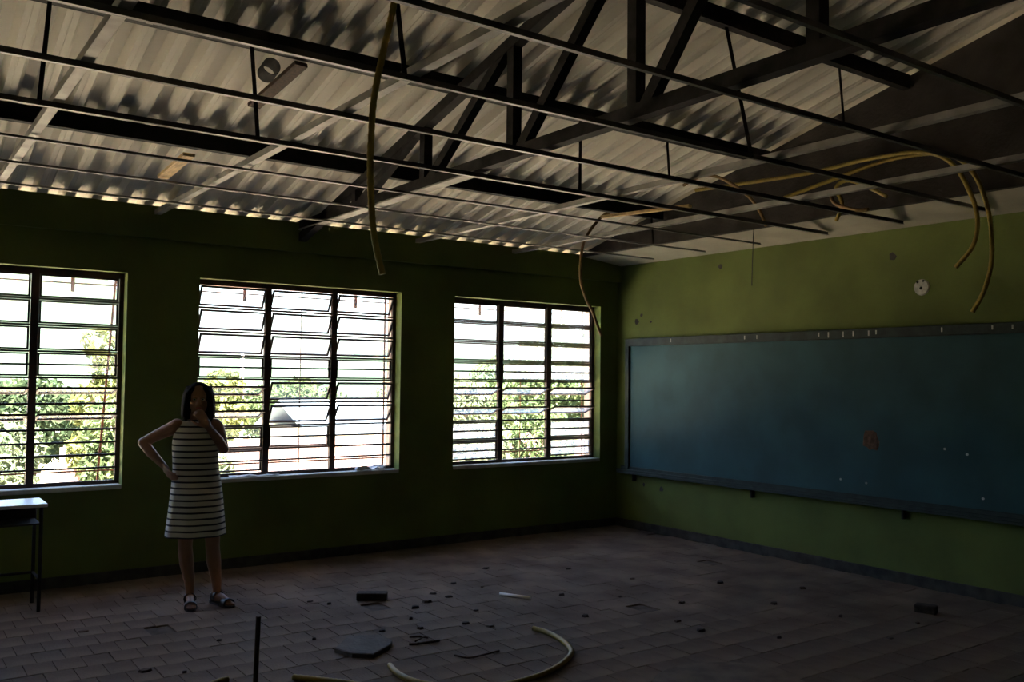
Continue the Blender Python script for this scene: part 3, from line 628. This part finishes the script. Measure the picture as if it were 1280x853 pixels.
conduit('conduit_end', [(-0.74, -3.42, 2.95), (-0.78, -3.50, 3.07), (-0.80, -3.46, 3.20), (-0.80, -3.57, 3.24), (-0.80, -3.74, 3.16), (-0.80, -3.90, 3.06)], 0.016, 'conduit', 'short knotted yellow conduit end curling over the cream beam edge')
conduit('conduit_end', [(-0.86, -3.45, 3.15), (-0.87, -3.50, 3.06), (-0.86, -3.67, 2.985), (-0.85, -3.78, 2.975)], 0.015, 'conduit_old', 'short brown conduit stub beside the knotted yellow one', ribbed=True)
conduit('hanging_conduit', [(-0.9, -1.9, 3.47), (-0.9, -2.15, 3.52), (-0.9, -2.39, 3.44), (-0.9, -2.66, 3.25), (-0.9, -2.79, 3.09), (-0.9, -2.85, 2.965)], 0.015, 'conduit_old', 'brown conduit drooping from the dark gable onto a ceiling runner')
conduit('hanging_wire', [(-0.6, -2.50, 3.06), (-0.605, -2.48, 3.03), (-0.6, -2.46, 2.78), (-0.6, -2.45, 2.51)], 0.004, 'wire_black', 'thin black wire hanging from the cream beam above the chalkboard', ribbed=False, cat='wire')
conduit('floor_conduit', [(-4.57, -3.16, 0.02), (-4.60, -3.34, 0.018), (-4.56, -3.54, 0.018), (-4.38, -3.75, 0.018), (-4.11, -3.79, 0.018), (-3.84, -3.73, 0.018), (-3.59, -3.58, 0.018), (-3.48, -3.42, 0.018), (-3.42, -3.23, 0.018), (-3.41, -3.09, 0.018), (-3.43, -3.0, 0.02)], 0.017, 'conduit', 'yellow corrugated conduit curled in a hook on the floor near the slab')
conduit('floor_conduit', [(-5.10, -3.05, 0.018), (-5.0, -3.17, 0.018), (-4.88, -3.33, 0.018), (-4.80, -3.5, 0.018), (-4.82, -3.7, 0.018)], 0.017, 'conduit', 'piece of yellow conduit on the floor beside the upright stick')
conduit('floor_conduit', [(-5.40, -2.89, 0.018), (-5.46, -2.90, 0.018), (-5.55, -2.96, 0.018), (-5.62, -3.06, 0.018)], 0.017, 'conduit', 'short end of yellow conduit on the floor behind the upright stick')

# ------------------------------------------------------------------ things lying on the floor
m = MB(); P8 = [(-5.600, -3.84, -0.002), (-5.603, -3.853, 0.30), (-5.602, -3.869, 0.57), (-5.602, -3.870, 0.592)]
m.tube(P8, [0.0125, 0.0120, 0.0112, 0.0125], 8); tag(m.build('wooden_stick', 'wood_dark', None, True), 'thin dark wooden stick standing upright from the floor', 'stick')
out = [(-4.70, -2.71), (-4.52, -2.51), (-4.34, -2.59), (-4.33, -2.74), (-4.39, -2.83), (-4.56, -2.94), (-4.66, -2.86)]
m = MB(); cx_ = sum(p_[0] for p_ in out) / 7; cy_ = sum(p_[1] for p_ in out) / 7
m.rings([[(x, y, 0.0) for x, y in reversed(out)], [(x, y, 0.022) for x, y in reversed(out)], [(cx_ + (x - cx_) * 0.96, cy_ + (y - cy_) * 0.96, 0.027) for x, y in reversed(out)]])
tag(m.build('broken_slab', 'slab'), 'flat broken grey slab with angular edges lying on the floor', 'slab')
m = MB(); m.bar((-4.02, -1.60, 0.028), (-3.83, -1.72, 0.028), 0.09, 0.056); o = m.build('brick', 'brick_dark'); bevel(o, 0.008, 2); tag(o, 'dark brick-sized block lying on the floor alone', 'brick')
m = MB(); m.tube([(-3.045, -2.06, 0.011), (-2.93, -2.295, 0.011)], 0.011, 10); tag(m.build('plastic_tube', 'white_plastic', None, True), 'short thin white plastic tube lying on the floor', 'tube')
m = MB(); m.bar((-0.80, -4.10, 0.03), (-0.75, -4.24, 0.03), 0.09, 0.06); o = m.build('rubble_block', 'brick_dark'); bevel(o, 0.012, 2); tag(o, 'dark lump of rubble on the floor by the chalkboard wall', 'rubble')
tw = [([(-4.18, -2.69, 0.008), (-4.13, -2.73, 0.012), (-4.09, -2.77, 0.008)], 0.007, 'short dark twig next to the broken slab'), ([(-4.26, -2.83, 0.008), (-4.17, -2.86, 0.010), (-4.06, -2.86, 0.008)], 0.008, 'longer dark twig lying in front of the slab'),
      ([(-4.14, -3.17, 0.007), (-4.10, -3.26, 0.008), (-4.0, -3.26, 0.008), (-3.87, -3.24, 0.007)], 0.006, 'bent dark twig lying inside the curl of the yellow conduit'), ([(-4.20, -2.80, 0.009), (-4.13, -2.77, 0.016), (-4.10, -2.74, 0.012)], 0.005, 'thin slanting twig between two other twigs')]
for pts, r, lb in tw: tag(MB().tube(smooth_path(pts, 4), r, 6).build('twig', 'wood_dark', None, True), lb, 'twig')
q = random.Random(21)
spots = [(-4.34, -1.48), (-4.25, -1.62), (-3.45, -1.75), (-3.62, -1.95), (-3.4, -1.9), (-3.15, -1.55), (-3.02, -1.78), (-2.65, -2.32), (-3.78, -2.05), (-3.95, -2.3), (-4.25, -2.45), (-4.02, -2.55), (-3.7, -2.6), (-3.6, -2.75), (-2.3, -2.6), (-2.05, -3.0), (-2.45, -3.35), (-2.5, -3.6), (-1.8, -2.2), (-1.3, -2.7), (-1.5, -3.4), (-4.7, -2.4), (-5.2, -2.1), (-5.72, -2.45), (-5.55, -2.6), (-5.85, -1.42), (-3.2, -3.6), (-2.9, -2.9), (-3.45, -2.35), (-1.1, -4.3), (-1.6, -4.4), (-1.4, -3.9), (-2.2, -4.0), (-0.9, -3.2), (-2.6, -1.2), (-2.0, -1.6)]
for x, y in spots:
    n = q.choice((4, 5, 6)); r = q.uniform(0.014, 0.034); h_ = q.uniform(0.006, 0.018); an = q.uniform(0, 6)
    pr = [(r * q.uniform(0.7, 1.5) * math.cos(an + 2 * math.pi * k / n), r * q.uniform(0.6, 1.0) * math.sin(an + 2 * math.pi * k / n)) for k in range(n)]
    m = MB(); m.rings([[(x + a_, y + b_, -0.001) for a_, b_ in pr], [(x + a_ * 0.8, y + b_ * 0.8, h_) for a_, b_ in pr]])
    tag(m.build('debris_chip', q.choice(('brick_dark', 'brick_dark', 'wood_dark', 'slab'))), 'small dark chip of debris scattered on the dusty floor', 'debris', 'debris chips on the floor')
m = MB(); n = 28; pr = [(0.46 * (1 + 0.05 * math.sin(3 * t) + 0.03 * math.sin(7 * t)) * math.cos(t), 0.42 * (1 + 0.04 * math.sin(4 * t + 1)) * math.sin(t)) for t in np.linspace(0, 2 * math.pi, n, endpoint=False)]
m.rings([[(-3.18 + a_, -4.47 + b_, 0.0) for a_, b_ in pr], [(-3.18 + a_ * 0.95, -4.47 + b_ * 0.95, 0.012) for a_, b_ in pr]])
tag(m.build('cement_patch', 'cement'), 'round brownish cement patch laid over the floor tiles', 'cement patch')

# ------------------------------------------------------------------ outside
def gz(x, y):
    if y < 3: return -0.45
    if y < 9: return -0.45 - 0.85 * (y - 3) / 6
    if y < 40: return -1.3 - 1.7 * (y - 9) / 31
    return -3.0
m = MB(); gx = [-60, -30, -15, -10, -5, 0, 5, 10, 20, 40, 80, 160]; gy_ = [-40, -15, 0.0, 1.5, 3, 5, 7, 9, 12, 18, 26, 40, 80]
for y in gy_:
    for x in gx: m.v.append((x, y, gz(x, y)))
for j in range(len(gy_) - 1):
    for i in range(len(gx) - 1):
        a_ = j * len(gx) + i; m.f.append((a_, a_ + 1, a_ + len(gx) + 1, a_ + len(gx))); m.mi.append(0)
tag(m.build('ground', 'soil'), kind='structure')
# wooded hills
q = random.Random(4); m = MB(); nx, ny = 70, 14
def ridge(x): return 25 / (1 + math.exp((x - 37) / 7.0)) + 2.6 + 5.5 / (1 + math.exp(-(x - 92) / 14.0)) + 1.2 * math.sin(x * 0.13) + 0.8 * math.sin(x * 0.31 + 1)
for j in range(ny):
    for i in range(nx):
        x = -70 + 330 * i / (nx - 1); t = j / (ny - 1); y = 78 + 150 * t
        prof = math.sin(min(1, t * 1.6) * math.pi / 2)
        m.v.append((x * (0.55 + 0.45 * t) + (0 if t else 0), y, -3.2 + (ridge(x) + 3) * prof + (q.uniform(-0.8, 0.8) if 0 < j else 0)))
for j in range(ny - 1):
    for i in range(nx - 1):
        a_ = j * nx + i; m.f.append((a_, a_ + 1, a_ + nx + 1, a_ + nx)); m.mi.append(0)
tag(m.build('hills', 'hill', None, True), kind='structure')
# leafy plants
def crown(blobs, n, size, seed):
    q = np.random.RandomState(seed); V = []; F = []
    vol = np.array([b[3] * b[4] * b[5] for b in blobs]); vol = vol / vol.sum()
    for bi, b in enumerate(blobs):
        k = int(n * vol[bi]); u = q.normal(size=(k, 3)); u /= np.linalg.norm(u, axis=1)[:, None]; rad = q.uniform(0.55, 1.0, size=(k, 1)) ** 0.5
        c = np.array(b[:3]) + u * rad * np.array(b[3:6])
        for p_ in c:
            d = q.normal(size=3); d /= np.linalg.norm(d); e_ = np.cross(d, q.normal(size=3)); e_ /= np.linalg.norm(e_) + 1e-6; s = size * q.uniform(0.6, 1.3)
            o = len(V); nn = np.cross(d, e_) * s * 0.12
            V += [p_ - d * s * 0.5, p_ + e_ * s * 0.24 + nn, p_ + d * s * 0.5, p_ - e_ * s * 0.24 + nn]; F += [(o, o + 1, o + 2), (o, o + 2, o + 3)]
    m = MB(); m.v = [tuple(v) for v in V]; m.f = F; m.mi = [0] * len(F); return m
def plant(name, x, y, top, blobs, n, size, leaf, label, seed, stems=1, group=None):
    g = gz(x, y); t = empty(name, (x, y, g)); tag(t, label, 'tree' if 'tree' in name else 'bush', group)
    bl = [(bx, by, bz - g, rx, ry, rz) for bx, by, bz, rx, ry, rz in blobs]
    crown(bl, n, size, seed).build('foliage', leaf, t)
    q = random.Random(seed)
    for k in range(stems):
        b = bl[k % len(bl)]; ox = (k - (stems - 1) / 2) * 0.12
        MB().tube(smooth_path([(ox * 0.4, 0, -0.05), (ox + (b[0]) * 0.4 + q.uniform(-.1, .1), b[1] * 0.4, b[2] * 0.5), (b[0], b[1], b[2] + b[5] * 0.3)], 4), [0.07 * (1 - 0.08 * i) * (1 if top > 1.6 else 0.5) for i in range(9)], 7).build('trunk', 'bark', t, True)
    return t
plant('leafy_bush', -5.75, 8.5, 1.2, [(0, 0, -0.2, 1.05, 0.8, 0.95), (0.5, 0.2, 0.4, 0.65, 0.6, 0.65)], 2600, 0.17, 'leaf_pale', 'pale green leafy bush outside the first window beside the rusty rod', 1, 3)
plant('leafy_bush', -3.75, 6.6, 1.3, [(0, 0, 0.1, 0.72, 0.65, 0.8), (-0.3, 0.1, 0.75, 0.4, 0.45, 0.5), (0.25, 0, 0.5, 0.42, 0.45, 0.45)], 2800, 0.17, 'leaf_green', 'dense green leafy bush outside the first window', 2, 3)
plant('leafy_bush', -5.4, 10.9, 1.4, [(0, 0, 0.5, 1.1, 0.8, 1.1), (1.0, 0, 0.8, 0.8, 0.7, 0.8)], 2600, 0.2, 'leaf_dark', 'darker green bush standing behind the pale bushes outside', 3, 3)
plant('slender_tree', -3.95, 8.35, 2.5, [(0, 0, 2.2, 0.26, 0.3, 0.26), (0.25, 0, 1.7, 0.38, 0.35, 0.35), (0.1, 0, 1.15, 0.5, 0.4, 0.45), (0.1, 0, 0.4, 0.5, 0.45, 0.5)], 1500, 0.16, 'leaf_yellow', 'slender yellow-green young tree outside the first window', 4)
plant('leafy_bush', -2.5, 7.0, 0.6, [(0, 0, -0.3, 0.42, 0.45, 0.6), (0.1, 0.1, 0.05, 0.35, 0.35, 0.4)], 1200, 0.15, 'leaf_pale', 'small pale bush in front of the slender tree outside', 5, 2)
plant('round_tree', -0.25, 14.5, 1.8, [(0, 0, 0.75, 1.0, 0.8, 0.8), (0.4, 0, 1.35, 0.5, 0.5, 0.5), (-0.9, 0, 0.3, 0.8, 0.6, 0.6)], 2200, 0.22, 'leaf_yellow', 'yellow-green round tree behind the fence beyond the woman', 6)
plant('round_tree', 3.4, 20.0, 1.6, [(0, 0, 0.6, 1.0, 0.8, 0.85), (0.9, 0, 0.9, 0.8, 0.6, 0.7)], 2000, 0.22, 'leaf_green', 'green round tree behind the fence beside the grey-roofed house', 7)
plant('round_tree', 8.2, 16.0, 1.7, [(0, 0, 0.7, 1.0, 0.8, 0.9), (0.9, 0, 0.3, 0.8, 0.6, 0.7)], 2000, 0.22, 'leaf_pale', 'pale green tree on the far side of the grey-roofed house', 8)
plant('broad_tree', 7.4, 10.5, 3.3, [(0, 0, 1.9, 1.3, 1.0, 1.2), (1.0, 0, 1.2, 1.1, 0.9, 1.2), (-1.0, 0, 0.9, 0.9, 0.8, 0.9), (0.2, 0, 0.2, 1.2, 0.8, 0.8)], 4200, 0.22, 'leaf_green', 'tall broad green tree outside the window nearest the board', 9)
plant('leafy_bush', 2.9, 7.4, 0.6, [(0, 0, 0.0, 0.65, 0.6, 0.6), (0.25, 0, 0.25, 0.5, 0.5, 0.6)], 2000, 0.17, 'leaf_pale', 'pale leafy bush in front of the broad tree outside', 10, 3)
plant('leafy_bush', 4.75, 7.6, 0.6, [(0, 0, 0.3, 0.8, 0.6, 0.8)], 1600, 0.17, 'leaf_green', 'green bush between the pale bush and the broad tree', 12, 3)
for k, (x, y, tp, r, lf, lb) in enumerate(((8.5, 30, 1.6, 3.2, 'leaf_green', 'far green tree beyond the house, left of the white pole'), (-1.5, 36, 1.4, 3.0, 'leaf_dark', 'far dark tree glimpsed behind the slender tree'), (16.5, 33, 2.6, 3.2, 'leaf_pale', 'far pale tree behind the broad tree'), (5.0, 40, 1.2, 3.2, 'leaf_dark', 'far dark tree low on the skyline behind the round tree'), (24.5, 37, 3.2, 3.4, 'leaf_green', 'far tall green tree on the skyline past the broad tree'), (14.5, 45, 1.5, 3.4, 'leaf_dark', 'far dark tree on the skyline between the green and pale trees'))):
    plant('far_tree', x, y, tp, [(0, 0, tp - r * 0.55, r * 0.8, r * 0.6, r * 0.55), (r * 0.6, 0, tp - r * 0.75, r * 0.7, r * 0.5, r * 0.5), (-r * 0.6, 0, tp - r * 0.9, r * 0.6, r * 0.5, r * 0.5)], 1500, 0.42, lf, lb, 30 + k)
for k, (x, y) in enumerate(((-9.5, 10.5), (-13.2, 8.0), (-17.8, 7.5), (-22.5, 5.0), (-23.0, 0.5), (-11.5, 14.0), (-17, 13))):  # unseen trees, added to block low light and darken the board wall
    plant('added_blocker_tree', x, y, 4.5, [(0, 0, 0.6, 2.0, 1.6, 1.7), (0.5, 0, 2.2, 1.7, 1.5, 1.6), (-0.6, 0, 3.2, 1.3, 1.2, 1.2)], 1800, 0.42, 'leaf_dark', 'dark unseen tree added beyond the yard to block light', 50 + k, group='added light-blocking trees beyond the yard')
# corrugated fence, panel by panel
fe = empty('corrugated_fence', (0, 9.0, -1.3)); tag(fe, 'rust-stained pinkish corrugated metal fence across the yard outside', 'fence')
pw = 0.96; prof = [(k * 0.04, 0.010 * (1 if k % 2 else -1)) for k in range(25)]
m = MB(); m.rings([[(x, y, 0.0) for x, y in prof] + [(x, y + 0.003, 0.0) for x, y in reversed(prof)], [(x, y, 1.78) for x, y in prof] + [(x, y + 0.003, 1.78) for x, y in reversed(prof)]]); pm = m.mesh('panel', 'fence_metal')
for k in range(13):
    link('panel', pm, fe, (-4.3 + k * pw, 0.004 * (k % 2), -0.02 + 0.03 * math.sin(k * 2.3)))
for k in range(7): MB().box(-0.04, 0.04, 0.015, 0.09, -0.1, 1.72).build('post', 'bark', fe, False, (-4.3 + k * 2 * pw, 0, 0))
# small house behind the fence
ho = empty('house', (4.1, 15.5, -2.0)); tag(ho, 'small pale house with blue-grey roof behind the corrugated fence', 'house')
MB().box(-1.9, 1.9, -1.5, 1.5, -0.2, 2.35).build('wall', 'house_wall', ho)
m = MB(); m.rings([[(-2.15, -1.9, 2.2), (-2.15, 0, 2.95), (-2.15, 1.9, 2.2), (-2.15, 1.9, 2.28), (-2.15, 0, 3.03), (-2.15, -1.9, 2.28)], [(2.15, -1.9, 2.2), (2.15, 0, 2.95), (2.15, 1.9, 2.2), (2.15, 1.9, 2.28), (2.15, 0, 3.03), (2.15, -1.9, 2.28)]]); m.build('roof', 'house_roof', ho)
for x in (-1.0, 0.9):
    w_ = MB().box(x - 0.35, x + 0.35, -1.53, -1.49, 1.2, 2.0).build('window', 'black', ho)
po = empty('utility_pole', (1.9, 18.3, gz(1.9, 18.3))); tag(po, 'white utility pole with crossarm standing beyond the fence', 'pole')
MB().tube([(0, 0, 0), (0, 0, 4.1)], [0.07, 0.05], 10).build('shaft', 'pole_white', po, True); MB().box(-0.3, 0.3, -0.03, 0.03, 3.80, 3.85).build('crossarm', 'pole_white', po)
